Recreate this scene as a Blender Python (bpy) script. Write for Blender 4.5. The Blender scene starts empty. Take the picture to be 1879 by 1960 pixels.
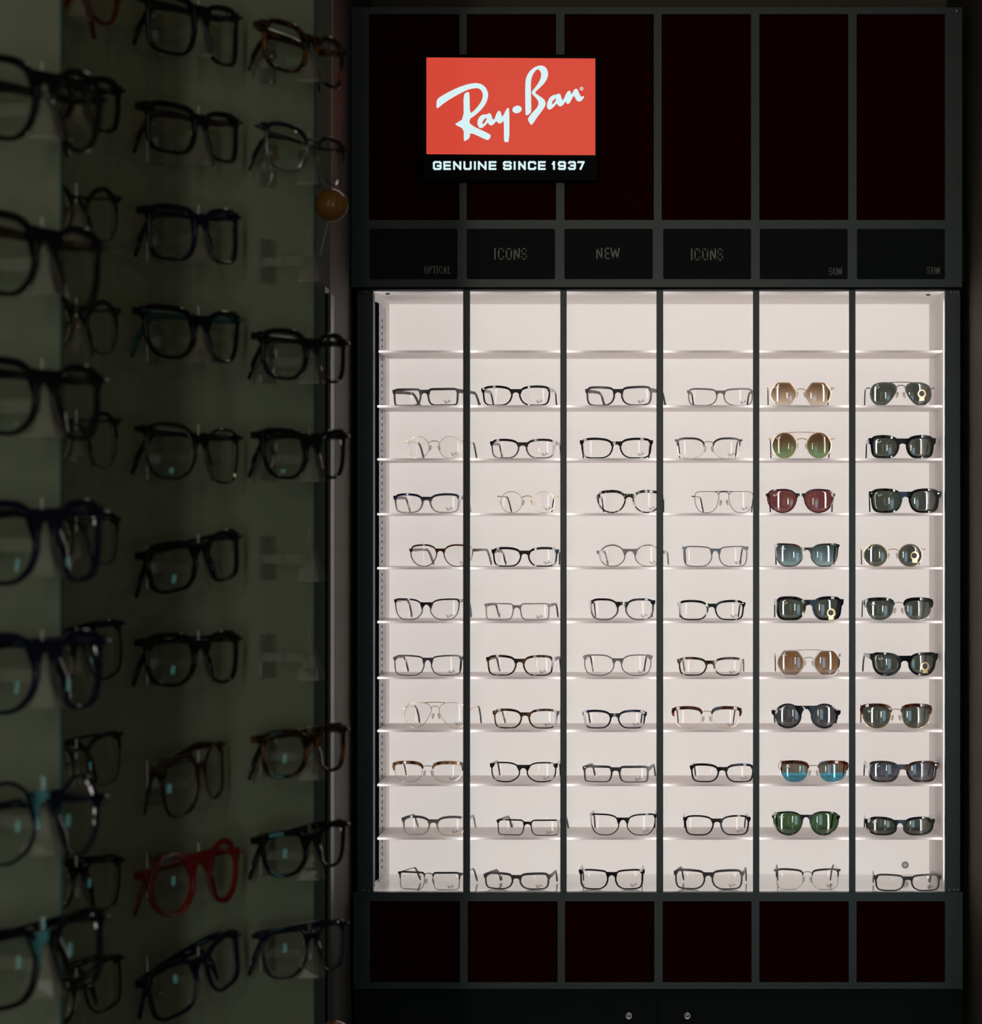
import bpy, bmesh, math, random
from mathutils import Vector, Matrix, Euler
PI = math.pi
sc = bpy.context.scene
col = sc.collection
random.seed(7)

# ---------------------------------------------------------------- camera
# frame 1879 x 1960; focal 6300 px; the vanishing point of the cabinet sits at pixel (1261, 1021)
F = 6300.0; VX = 1261.0; VY = 1021.0; EYE = 1.5
cam_d = bpy.data.cameras.new('camera')
cam = bpy.data.objects.new('camera', cam_d); col.objects.link(cam)
cam.location = (0, 0, EYE); cam.rotation_euler = (PI/2, 0, 0)
cam_d.sensor_fit = 'HORIZONTAL'; cam_d.sensor_width = 36.0
cam_d.lens = F/1879*36.0
cam_d.shift_x = -(VX-939.5)/1879; cam_d.shift_y = (VY-980.0)/1879
cam_d.dof.use_dof = True; cam_d.dof.focus_distance = 6.4
cam_d.dof.aperture_fstop = 25.0
sc.camera = cam

# ---------------------------------------------------------------- colour management, world
sc.view_settings.view_transform = 'Standard'; sc.view_settings.look = 'None'
sc.view_settings.gamma = 1; sc.view_settings.use_curve_mapping = False
sc.view_settings.exposure = 0.0
sc.cycles.use_denoising = True
sc.cycles.max_bounces = 10; sc.cycles.transparent_max_bounces = 24
sc.cycles.diffuse_bounces = 5; sc.cycles.glossy_bounces = 4
sc.cycles.sample_clamp_indirect = 4.0
sc.cycles.caustics_reflective = False; sc.cycles.caustics_refractive = False
world = bpy.data.worlds.new('world'); sc.world = world; world.use_nodes = True
world.node_tree.nodes['Background'].inputs[0].default_value = (0.95, 1.0, 0.80, 1)
world.node_tree.nodes['Background'].inputs[1].default_value = 0.36

def P(px, py, d):
    return Vector(((px-VX)/F*d, d, EYE-(py-VY)/F*d))
D0 = 6.30                                    # front plane of the lit cabinet: 1 px = 1 mm there
def X0(px): return (px-VX)/1000.0
def Z0(py): return EYE-(py-VY)/1000.0

def area(name, loc, rot, sx, sy, energy, color, spread=PI):
    l = bpy.data.lights.new(name, 'AREA'); l.shape = 'RECTANGLE'
    l.size = sx; l.size_y = sy; l.energy = energy; l.color = color; l.spread = spread
    o = bpy.data.objects.new(name, l); col.objects.link(o); o.location = loc; o.rotation_euler = rot
    return o
# LED strips behind every upright of the cabinet, shining to the back panel
LED_E = 0.53
zc = (Z0(556)+Z0(1706))/2; zh = Z0(556)-Z0(1706)
for px in (892.5, 1078.0, 1262.5, 1447.0, 1631.0):
    area('led_strip_light', (X0(px), D0+0.021, zc), (PI/2, 0, 0), 0.010, zh-0.04, LED_E, (1.0, 0.955, 0.925))
for px, e in ((718.5, 0.9), (1804.5, 0.85)):
    area('led_strip_light', (X0(px), D0+0.021, zc), (PI/2, 0, 0), 0.005, zh-0.04, LED_E*e, (1.0, 0.955, 0.925))
# tall narrow lamp of the shop behind the photographer
area('shop_tube_lamp', (-0.207, -2.3, 1.65), (PI/2, 0, 0), 0.07, 1.9, 31.0, (0.97, 1.0, 0.84))
# fills added in front of the cabinet
area('header_fill_light', (0.2, 4.7, 2.88), (0, 0, 0), 1.2, 0.5, 1.6, (1.0, 0.96, 0.85))  # unseen broad overhead fill, added to lift the dark header
area('blue_fill_light', (0.66, 3.6, 1.15), (PI/2, 0, 0.03), 0.42, 1.1, 2.4, (0.35, 0.68, 1.0))  # unseen bluish fill, added for sheen on the cabinet's right side
# unseen greenish blue light far right, added for a sheen in the lenses
area('teal_sheen_light', (2.35, 3.0, 1.0), (0, PI/2, 0), 0.28, 0.35, 0.36, (0.22, 0.75, 0.72))
# small warm ceiling spots
for x, y, e in ((-0.9, 1.2, 1.2), (0.1, 0.4, 1.2), (0.5, 2.2, 0.8), (-1.2, -0.8, 1.0)):
    l = bpy.data.lights.new('ceiling_spot', 'POINT'); l.energy = e; l.color = (1.0, 0.72, 0.38); l.shadow_soft_size = 0.02
    o = bpy.data.objects.new('ceiling_spot', l); col.objects.link(o); o.location = (x, y, 2.75)

# ---------------------------------------------------------------- materials
def mat(name, rgb, rough=0.5, metal=0.0, spec=0.5, emit=None, es=1.0, coat=0.0):
    m = bpy.data.materials.new(name); m.use_nodes = True
    b = m.node_tree.nodes['Principled BSDF']
    b.inputs['Base Color'].default_value = (*rgb, 1); b.inputs['Roughness'].default_value = rough
    b.inputs['Metallic'].default_value = metal; b.inputs['Specular IOR Level'].default_value = spec
    b.inputs['Coat Weight'].default_value = coat
    if emit:
        b.inputs['Emission Color'].default_value = (*emit, 1); b.inputs['Emission Strength'].default_value = es
    return m
def nd(m, t, **k):
    n = m.node_tree.nodes.new(t)
    for a, v in k.items(): setattr(n, a, v)
    return n
def ln(m, a, b): m.node_tree.links.new(a, b)
def noisy(m, rgb2, scale=6, detail=4, lo=0.4, hi=0.6, rgb1=None, coord='Object', bump=0.0):
    b = m.node_tree.nodes['Principled BSDF']
    c1 = rgb1 or tuple(b.inputs['Base Color'].default_value)[:3]
    tc = nd(m, 'ShaderNodeTexCoord'); n = nd(m, 'ShaderNodeTexNoise'); n.inputs['Scale'].default_value = scale
    n.inputs['Detail'].default_value = detail
    r = nd(m, 'ShaderNodeValToRGB'); r.color_ramp.elements[0].position = lo; r.color_ramp.elements[1].position = hi
    r.color_ramp.elements[0].color = (*c1, 1); r.color_ramp.elements[1].color = (*rgb2, 1)
    ln(m, tc.outputs[coord], n.inputs['Vector']); ln(m, n.outputs['Fac'], r.inputs['Fac']); ln(m, r.outputs['Color'], b.inputs['Base Color'])
    if bump:
        bp = nd(m, 'ShaderNodeBump'); bp.inputs['Strength'].default_value = bump; bp.inputs['Distance'].default_value = 0.002
        ln(m, n.outputs['Fac'], bp.inputs['Height']); ln(m, bp.outputs['Normal'], b.inputs['Normal'])
    return m
def gradz(name, top, bot, lo=0.35, hi=0.75, rough=0.08):
    """acetate that changes colour from the lower to the upper edge of the frame"""
    m = mat(name, top, rough); b = m.node_tree.nodes['Principled BSDF']
    tc = nd(m, 'ShaderNodeTexCoord'); s = nd(m, 'ShaderNodeSeparateXYZ'); r = nd(m, 'ShaderNodeValToRGB')
    r.color_ramp.elements[0].position = lo; r.color_ramp.elements[1].position = hi
    r.color_ramp.elements[0].color = (*bot, 1); r.color_ramp.elements[1].color = (*top, 1)
    ln(m, tc.outputs['Generated'], s.inputs[0]); ln(m, s.outputs['Z'], r.inputs['Fac']); ln(m, r.outputs['Color'], b.inputs['Base Color'])
    return m
def lens_mat(name, top, bot=None, lo=0.2, hi=0.8, refl=0.06, tint_refl=(1, 1, 1)):
    """thin uncut lens: coloured transmission plus a fresnel reflection"""
    m = bpy.data.materials.new(name); m.use_nodes = True; nt = m.node_tree
    nt.nodes.clear(); out = nd(m, 'ShaderNodeOutputMaterial'); mx = nd(m, 'ShaderNodeMixShader')
    tr = nd(m, 'ShaderNodeBsdfTransparent'); gl = nd(m, 'ShaderNodeBsdfGlossy'); gl.inputs['Roughness'].default_value = 0.004
    gl.inputs['Color'].default_value = (*tint_refl, 1)
    fr = nd(m, 'ShaderNodeFresnel'); fr.inputs['IOR'].default_value = 1.5
    mul = nd(m, 'ShaderNodeMath', operation='MULTIPLY'); mul.inputs[1].default_value = refl/0.04
    mul.use_clamp = True; geo = nd(m, 'ShaderNodeNewGeometry'); inv = nd(m, 'ShaderNodeMath', operation='SUBTRACT'); inv.inputs[0].default_value = 1.0
    m3 = nd(m, 'ShaderNodeMath', operation='MULTIPLY'); ln(m, geo.outputs['Backfacing'], inv.inputs[1])
    ln(m, fr.outputs[0], mul.inputs[0]); ln(m, mul.outputs[0], m3.inputs[0]); ln(m, inv.outputs[0], m3.inputs[1]); ln(m, m3.outputs[0], mx.inputs[0])
    ln(m, tr.outputs[0], mx.inputs[1]); ln(m, gl.outputs[0], mx.inputs[2]); ln(m, mx.outputs[0], out.inputs[0])
    if bot is None: tr.inputs[0].default_value = (*top, 1)
    else:
        tc = nd(m, 'ShaderNodeTexCoord'); s = nd(m, 'ShaderNodeSeparateXYZ'); r = nd(m, 'ShaderNodeValToRGB')
        r.color_ramp.elements[0].position = lo; r.color_ramp.elements[1].position = hi
        r.color_ramp.elements[0].color = (*bot, 1); r.color_ramp.elements[1].color = (*top, 1)
        ln(m, tc.outputs['Generated'], s.inputs[0]); ln(m, s.outputs['Z'], r.inputs['Fac']); ln(m, r.outputs['Color'], tr.inputs[0])
    return m
def sq(*c): return tuple(math.sqrt(x) for x in c)       # a lens is crossed twice (front and back surface)

M = {}
M['black'] = mat('black_acetate', (0.005, 0.005, 0.008), 0.05, spec=0.4)
M['charcoal'] = mat('charcoal_acetate', (0.028, 0.026, 0.032), 0.35)
M['grey'] = mat('grey_acetate', (0.14, 0.135, 0.14), 0.4)
M['smoke'] = mat('smoke_grey_acetate', (0.22, 0.20, 0.20), 0.07)
M['blue'] = mat('navy_acetate', (0.004, 0.006, 0.024), 0.07)
M['bluegrey'] = mat('blue_grey_metal', (0.13, 0.15, 0.18), 0.3)
M['tort'] = noisy(mat('tortoise_acetate', (0.012, 0.006, 0.004), 0.07), (0.16, 0.055, 0.015), 90, 3, 0.50, 0.68)
M['tortlight'] = noisy(mat('light_tortoise_acetate', (0.02, 0.012, 0.008), 0.07), (0.26, 0.13, 0.05), 85, 3, 0.42, 0.6)
M['tortred'] = noisy(mat('red_tortoise_acetate', (0.020, 0.006, 0.004), 0.07), (0.20, 0.035, 0.015), 90, 3, 0.48, 0.66)
M['havana'] = noisy(mat('black_white_tortoise_acetate', (0.010, 0.009, 0.012), 0.07), (0.50, 0.42, 0.34), 130, 3, 0.54, 0.62)
M['darkred'] = mat('dark_burgundy_acetate', (0.022, 0.006, 0.010), 0.07)
M['blackclear'] = gradz('black_to_grey_acetate', (0.007, 0.007, 0.012), (0.16, 0.15, 0.16), 0.25, 0.7)
M['navyclear'] = gradz('navy_to_clear_acetate', (0.010, 0.013, 0.035), (0.42, 0.36, 0.34), 0.2, 0.75)
M['greyclear'] = gradz('grey_to_beige_acetate', (0.05, 0.05, 0.055), (0.48, 0.39, 0.32), 0.2, 0.8)
M['browngrey'] = gradz('brown_to_grey_acetate', (0.040, 0.012, 0.006), (0.12, 0.11, 0.12), 0.35, 0.7)
M['gold'] = mat('gold_metal', (0.80, 0.58, 0.34), 0.22, 1.0)
M['palegold'] = mat('pale_gold_metal', (0.86, 0.70, 0.50), 0.25, 1.0)
M['silver'] = mat('silver_metal', (0.62, 0.60, 0.58), 0.25, 1.0)
M['gunmetal'] = mat('gunmetal', (0.10, 0.10, 0.11), 0.3, 0.8)
M['blackmetal'] = mat('black_metal', (0.008, 0.008, 0.012), 0.3)
M['white'] = mat('white_metal_paint', (0.74, 0.72, 0.70), 0.3)
M['red'] = mat('red_acetate', (0.19, 0.006, 0.008), 0.2)
M['brown'] = mat('brown_acetate', (0.030, 0.014, 0.008), 0.2)
M['teal'] = mat('teal_acetate', (0.02, 0.10, 0.12), 0.25)
M['orange'] = mat('amber_acetate', (0.22, 0.06, 0.01), 0.25)
M['pad'] = lens_mat('clear_silicone_pad', sq(0.55, 0.50, 0.47), refl=0.08)
L = {}
L['clear'] = lens_mat('clear_lens', sq(0.97, 0.965, 0.96), refl=0.016)
L['green'] = lens_mat('green_sun_lens', sq(0.075, 0.092, 0.076), refl=0.11)
L['brightgreen'] = lens_mat('bright_green_sun_lens', sq(0.060, 0.125, 0.050), refl=0.11)
L['darkgrey'] = lens_mat('dark_grey_sun_lens', sq(0.075, 0.075, 0.088), refl=0.11)
L['redbrown'] = lens_mat('red_brown_sun_lens', sq(0.20, 0.060, 0.058), refl=0.11)
L['brown'] = lens_mat('brown_gradient_lens', sq(0.19, 0.105, 0.05), sq(0.80, 0.68, 0.56), 0.0, 0.9, 0.11)
L['blue'] = lens_mat('blue_gradient_lens', sq(0.065, 0.10, 0.115), sq(0.28, 0.42, 0.45), 0.0, 0.9, 0.11)
L['greygrad'] = lens_mat('grey_blue_gradient_lens', sq(0.05, 0.058, 0.085), sq(0.16, 0.17, 0.20), 0.0, 0.9, 0.11)
L['greengrad'] = lens_mat('green_brown_gradient_lens', sq(0.12, 0.07, 0.035), sq(0.20, 0.34, 0.17), 0.15, 0.75, 0.06, (1, .75, .6))
L['brownmirror'] = lens_mat('brown_flash_lens', sq(0.24, 0.12, 0.05), sq(0.36, 0.24, 0.15), 0.1, 0.8, 0.12, (0.55, 0.85, 1))
L['bluemirror'] = lens_mat('blue_flash_lens', sq(0.20, 0.15, 0.10), sq(0.10, 0.36, 0.48), 0.46, 0.52, 0.12, (0.25, 0.75, 1))
M['logo_dark'] = mat('grey_lens_print', (0.10, 0.09, 0.09), 0.6)
M['logo_white'] = mat('white_lens_print', (0.75, 0.75, 0.75), 0.6)
M['sticker'] = mat('gold_foil_sticker', (0.62, 0.50, 0.28), 0.3, 0.85)
M['sticker_ink'] = mat('black_sticker_ink', (0.01, 0.01, 0.01), 0.5)

M['frame'] = noisy(mat('dark_cabinet_paint', (0.024, 0.040, 0.048), 0.34, spec=0.5), (0.028, 0.046, 0.054), 40, 3)
M['label'] = mat('black_label_plate', (0.006, 0.008, 0.009), 0.6, spec=0.2)
M['drawer'] = mat('black_drawer_laminate', (0.010, 0.012, 0.015), 0.6, spec=0.2)
M['lettering'] = mat('warm_grey_lettering', (0.50, 0.46, 0.36), 0.6)
M['white_laminate'] = mat('white_cabinet_laminate', (0.80, 0.765, 0.745), 0.6)
M['backpanel'] = mat('white_panel_added_glow', (0.80, 0.765, 0.745), 0.6, emit=(1.0, 0.94, 0.905), es=0.33)  # glow added to the panel to even out the interior light
M['shelf'] = mat('white_acrylic_shelf', (0.90, 0.865, 0.855), 0.35)
def _shelf():
    m = M['shelf']; nt = m.node_tree; b = nt.nodes['Principled BSDF']; out = nt.nodes['Material Output']
    tl = nd(m, 'ShaderNodeBsdfTranslucent'); tl.inputs[0].default_value = (0.9, 0.86, 0.85, 1)
    tp = nd(m, 'ShaderNodeBsdfTransparent'); tp.inputs[0].default_value = (0.97, 0.95, 0.95, 1)
    m1 = nd(m, 'ShaderNodeMixShader'); m1.inputs[0].default_value = .35
    m2 = nd(m, 'ShaderNodeMixShader'); m2.inputs[0].default_value = .30
    ln(m, b.outputs[0], m1.inputs[1]); ln(m, tl.outputs[0], m1.inputs[2]); ln(m, m1.outputs[0], m2.inputs[1]); ln(m, tp.outputs[0], m2.inputs[2]); ln(m, m2.outputs[0], out.inputs[0])
_shelf()
M['base'] = mat('glossy_white_base', (0.80, 0.79, 0.77), 0.06)
M['steel'] = noisy(mat('brushed_steel_strip', (0.05, 0.05, 0.06), 0.30, 0.9), (0.36, 0.36, 0.40), 60, 6, 0.3, 0.75)
M['channel'] = mat('black_channel', (0.001, 0.001, 0.0015), 0.9, spec=0.0)
M['screw'] = mat('screw_steel', (0.55, 0.52, 0.46), 0.3, 1.0)
M['screen'] = mat('red_lit_screen', (0.02, 0.0, 0.0), 0.4, emit=(0.665, 0.060, 0.036), es=1.0)
M['screen_text'] = mat('white_lit_lettering', (0.02, 0.02, 0.02), 0.4, emit=(0.68, 0.88, 0.90), es=1.0)
M['housing'] = mat('black_sign_housing', (0.002, 0.002, 0.0025), 0.6, spec=0.15)
M['led'] = mat('led_strip_diffuser', (0.8, 0.8, 0.8), 0.5)
M['disc'] = mat('grey_plastic_plug', (0.42, 0.40, 0.40), 0.4)
def red_mesh():
    m = mat('dark_red_mesh', (0.05, 0.0, 0.0), 0.7, spec=0.0); b = m.node_tree.nodes['Principled BSDF']
    tc = nd(m, 'ShaderNodeTexCoord'); mp = nd(m, 'ShaderNodeMapping'); mp.inputs['Rotation'].default_value = (0, 0.62, 0)
    ck = nd(m, 'ShaderNodeTexChecker'); ck.inputs['Scale'].default_value = 230
    ck.inputs['Color1'].default_value = (0.060, 0.0035, 0.003, 1); ck.inputs['Color2'].default_value = (0.026, 0.0015, 0.0015, 1)
    ln(m, tc.outputs['Object'], mp.inputs['Vector']); ln(m, mp.outputs[0], ck.inputs['Vector']); ln(m, ck.outputs['Color'], b.inputs['Base Color'])
    return m
M['mesh'] = red_mesh()
M['wall'] = noisy(mat('brown_grey_wall_paint', (0.17, 0.14, 0.11), 0.7), (0.18, 0.15, 0.118), 5, 4, bump=0.1)
M['floor'] = noisy(mat('dark_floor', (0.05, 0.045, 0.04), 0.4), (0.07, 0.06, 0.05), 3, 5)
M['ceiling'] = mat('ceiling_paint', (0.25, 0.23, 0.20), 0.8)
M['panel'] = noisy(mat('pale_green_grey_board', (0.285, 0.315, 0.245), 0.45, spec=0.3), (0.31, 0.34, 0.265), 4, 3)
M['glass_edge'] = mat('green_glass_edge', (0.03, 0.085, 0.07), 0.15)
M['post'] = mat('dark_post', (0.035, 0.036, 0.030), 0.35)
M['acrylic'] = lens_mat('clear_acrylic', sq(0.90, 0.88, 0.87), refl=0.14)
def _frost(m, f, c):
    out = m.node_tree.nodes['Material Output']; src = out.inputs[0].links[0].from_socket
    df = nd(m, 'ShaderNodeBsdfDiffuse'); df.inputs[0].default_value = (*c, 1); mx = nd(m, 'ShaderNodeMixShader'); mx.inputs[0].default_value = f
    ln(m, src, mx.inputs[1]); ln(m, df.outputs[0], mx.inputs[2]); ln(m, mx.outputs[0], out.inputs[0])
_frost(M['acrylic'], .055, (.62, .58, .58))
L['demo'] = lens_mat('clear_demo_lens', sq(0.93, 0.95, 0.93), refl=0.05)
M['amber'] = noisy(mat('amber_ball_lacquer', (0.42, 0.17, 0.035), 0.2, coat=0.5), (0.55, 0.25, 0.05), 8, 4)
M['string'] = mat('white_string', (0.8, 0.8, 0.8), 0.6)

# ---------------------------------------------------------------- mesh helpers
class MB:
    def __init__(s): s.v = []; s.f = []
    def add(s, v, f):
        n = len(s.v); s.v += [tuple(p) for p in v]; s.f += [tuple(n+i for i in q) for q in f]; return s
    def box(s, x0, x1, y0, y1, z0, z1):
        v = [(x, y, z) for z in (z0, z1) for y in (y0, y1) for x in (x0, x1)]
        return s.add(v, [(0,2,3,1),(4,5,7,6),(0,1,5,4),(2,6,7,3),(0,4,6,2),(1,3,7,5)])
    def prism(s, pts, yf, dep):
        """polygon pts (x,z) seen from the front, extruded backwards; yf(x) front depth"""
        n = len(pts); v = [(x, yf(x), z) for x, z in pts]+[(x, yf(x)+dep, z) for x, z in pts]
        f = [tuple(range(n)), tuple(range(2*n-1, n-1, -1))]+[(i, i+n, (i+1) % n+n, (i+1) % n) for i in range(n)]
        return s.add(v, f)
    def tube(s, path, r, n=8, closed=False, ry=None):
        path = [Vector(p) for p in path]; m = len(path); base = len(s.v); vs = []
        for i, p in enumerate(path):
            a = path[(i-1) % m] if (closed or i > 0) else path[0]; b = path[(i+1) % m] if (closed or i < m-1) else path[-1]
            t = (b-a).normalized(); up = Vector((0, 1, 0)) if abs(t.y) < 0.9 else Vector((0, 0, 1))
            u = t.cross(up).normalized(); w = u.cross(t).normalized()
            rr = r[i] if isinstance(r, (list, tuple)) else r; r2 = rr if ry is None else (ry[i] if isinstance(ry, (list, tuple)) else ry)
            for k in range(n):
                a_ = 2*PI*(k+.5)/n; vs.append(p+u*math.cos(a_)*rr+w*math.sin(a_)*r2)
        f = []
        for i in range(m if closed else m-1):
            j = (i+1) % m
            for k in range(n): f.append((i*n+k, i*n+(k+1) % n, j*n+(k+1) % n, j*n+k))
        if not closed: f += [tuple(range(n-1, -1, -1)), tuple((m-1)*n+k for k in range(n))]
        return s.add(vs, f)
    def lathe(s, prof, c, axis='y', n=32):
        vs = []; f = []
        for r, h in prof:
            for k in range(n):
                a = 2*PI*k/n
                if axis == 'y': vs.append((c[0]+r*math.cos(a), c[1]+h, c[2]+r*math.sin(a)))
                else: vs.append((c[0]+r*math.cos(a), c[1]+r*math.sin(a), c[2]+h))
        for i in range(len(prof)-1):
            for k in range(n): f.append((i*n+k, i*n+(k+1) % n, (i+1)*n+(k+1) % n, (i+1)*n+k))
        f += [tuple(range(n)), tuple((len(prof)-1)*n+k for k in range(n-1, -1, -1))]
        return s.add(vs, f)
    def mirror(s):
        return MBfrom([(-x, y, z) for x, y, z in s.v], [tuple(reversed(q)) for q in s.f])
    def build(s, name, m, parent=None, smooth=False, world=False, bevel=0):
        me = bpy.data.meshes.new(name); v = s.v
        if world and parent is not None:
            L0 = parent['_loc'] if '_loc' in parent else parent.location
            v = [(x-L0[0], y-L0[1], z-L0[2]) for x, y, z in v]
        me.from_pydata(v, [], s.f); me.materials.append(m)
        bm = bmesh.new(); bm.from_mesh(me); bmesh.ops.recalc_face_normals(bm, faces=bm.faces); bm.to_mesh(me); bm.free()
        if smooth: me.polygons.foreach_set('use_smooth', [True]*len(me.polygons))
        o = bpy.data.objects.new(name, me); col.objects.link(o)
        if parent is not None: o.parent = parent
        if bevel:
            b = o.modifiers.new('bevel', 'BEVEL'); b.width = bevel; b.segments = 2; b.limit_method = 'ANGLE'
        return o
def MBfrom(v, f):
    m = MB(); m.v = list(v); m.f = list(f); return m
def tag(o, label=None, cat=None, group=None, kind=None):
    if label: o['label'] = label
    if cat: o['category'] = cat
    if group: o['group'] = group
    if kind: o['kind'] = kind
    return o
def empty(name, loc, rot=(0, 0, 0)):
    o = bpy.data.objects.new(name, None); col.objects.link(o); o.location = loc; o.rotation_euler = rot
    o.empty_display_size = 0.02; return o
def bx(name, m, x0, x1, y0, y1, z0, z1, parent=None, bevel=0):
    return MB().box(x0, x1, y0, y1, z0, z1).build(name, m, parent, world=True, bevel=bevel)

# ---------------------------------------------------------------- room
tag(bx('wall_back', M['wall'], -3.0, 2.4, 6.78, 6.88, 0, 2.9), kind='structure')
tag(bx('wall_left', M['wall'], -3.0, -0.5905, 5.91, 6.78, 0, 2.9), kind='structure')      # the cabinet stands in an alcove
tag(bx('wall_right', M['wall'], 0.592, 2.4, 5.70, 6.78, 0, 2.9), kind='structure')
tag(bx('wall_outer_left', M['wall'], -3.1, -3.0, -2.5, 6.88, 0, 2.9), kind='structure')
tag(bx('wall_outer_right', M['wall'], 2.4, 2.5, -2.5, 6.88, 0, 2.9), kind='structure')
tag(bx('floor', M['floor'], -3.1, 2.5, -2.5, 6.88, -0.1, 0), kind='structure')
tag(bx('ceiling', M['ceiling'], -3.1, 2.5, -2.5, 6.88, 2.9, 3.0), kind='structure')

# ---------------------------------------------------------------- lettering helpers
def smooth2(pts, it=1):
    for _ in range(it):
        q = []
        for i in range(len(pts)):
            a = pts[i]; b = pts[(i+1) % len(pts)]
            q += [(a[0]*.78+b[0]*.22, a[1]*.78+b[1]*.22), (a[0]*.22+b[0]*.78, a[1]*.22+b[1]*.78)]
        pts = q
    return pts
k = 10.8875
def zz(ox, pts): return [(ox+x/k, 110+y/k) for x, y in pts]
LOGO = [
 zz(820, [(165,1045),(170,900),(215,840),(400,730),(600,635),(780,570),(920,540),(1010,535),(1110,560),(1190,625),(1235,720),(1245,800),(1215,920),(1150,1030),(1060,1130),(960,1215),(855,1285),(858,1400),(1280,1600),(1300,1640),(1265,1705),(1230,1725),(1200,1715),(865,1560),(860,1680),(760,1745),(735,1735),(735,1490),(560,1405),(560,1385),(735,1275),(728,770),(820,715),(855,740),(862,1180),(950,1110),(1040,1010),(1110,900),(1135,800),(1120,720),(1080,665),(1020,640),(930,645),(800,680),(640,760),(450,870),(300,970),(210,1050),(180,1060)]),
 zz(820, [(1040,1440),(1015,1380),(1030,1290),(1080,1220),(1140,1190),(1215,1190),(1265,1160),(1300,1180),(1320,1250),(1350,1305),(1375,1285),(1420,1160),(1460,1110),(1495,1120),(1515,1180),(1535,1240),(1560,1210),(1620,1080),(1655,1050),(1685,1075),(1685,1765),(1590,1765),(1572,1740),(1570,1300),(1530,1360),(1480,1380),(1440,1360),(1420,1320),(1370,1380),(1320,1420),(1270,1410),(1235,1355),(1170,1430),(1110,1475),(1060,1470)]),
 zz(820, [(1125,1390),(1120,1350),(1160,1290),(1205,1255),(1215,1280),(1180,1350),(1140,1390)]),
 zz(970, [(212+100*math.cos(a)*math.cos(.26)+78*math.sin(a)*math.sin(.26), 1085-100*math.cos(a)*math.sin(.26)+78*math.sin(a)*math.cos(.26)) for a in [2*PI*i/16 for i in range(16)]]),
 zz(970, [(385,1195),(380,560),(400,420),(470,290),(580,200),(700,165),(790,190),(845,260),(860,350),(840,440),(780,540),(690,630),(585,725),(600,755),(700,820),(780,880),(810,950),(795,1020),(720,1130),(620,1260),(550,1370),(515,1410),(480,1380),(440,1310),(445,1260),(520,1160),(620,1060),(660,980),(655,920),(620,860),(520,760),(520,710),(580,640),(660,530),(710,420),(715,330),(680,265),(635,245),(580,290),(520,400),(498,520),(500,700),(510,1120),(470,1180),(410,1210)]),
 zz(970, [(835,1050),(835,960),(880,850),(950,790),(1020,780),(1080,750),(1120,780),(1140,860),(1165,895),(1185,870),(1240,740),(1290,690),(1325,705),(1340,780),(1360,750),(1400,670),(1445,650),(1475,670),(1510,760),(1550,825),(1600,805),(1608,830),(1560,900),(1510,925),(1450,900),(1420,840),(1395,795),(1360,850),(1310,950),(1265,975),(1235,950),(1225,910),(1180,980),(1125,1025),(1070,1010),(1040,955),(980,1030),(920,1080),(870,1090)]),
 zz(970, [(940,970),(940,930),(980,880),(1025,855),(1030,880),(990,940),(960,975)]),
 zz(970, [(1555+38*math.cos(2*PI*i/14), 652+38*math.sin(2*PI*i/14)) for i in range(14)]),
 zz(970, [(1555+24*math.cos(2*PI*i/12), 652+24*math.sin(2*PI*i/12)) for i in range(12)]),
 zz(970, [(1555+11*math.cos(2*PI*i/8), 652+11*math.sin(2*PI*i/8)) for i in range(8)]),
]
def curve_mesh(polys, name, extrude):
    """filled outlines (x, z) -> mesh lying in the XZ plane, facing -Y"""
    cu = bpy.data.curves.new(name, 'CURVE'); cu.dimensions = '2D'; cu.fill_mode = 'BOTH'; cu.extrude = extrude
    for pts in polys:
        s = cu.splines.new('POLY'); s.points.add(len(pts)-1); s.use_cyclic_u = True
        for i, (x, z) in enumerate(pts): s.points[i].co = (x, z, 0, 1)
    o = bpy.data.objects.new(name, cu); col.objects.link(o)
    dg = bpy.context.evaluated_depsgraph_get(); me = bpy.data.meshes.new_from_object(o.evaluated_get(dg))
    bpy.data.objects.remove(o); bpy.data.curves.remove(cu)
    me.transform(Matrix.Rotation(PI/2, 4, 'X')); me.name = name
    return me
def mesh_obj(name, me, m, parent, loc=(0, 0, 0), scale=(1, 1, 1), rot=(0, 0, 0)):
    o = bpy.data.objects.new(name, me); col.objects.link(o); o.parent = parent; o.location = loc; o.scale = scale; o.rotation_euler = rot
    if m and not me.materials: me.materials.append(m)
    return o

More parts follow.
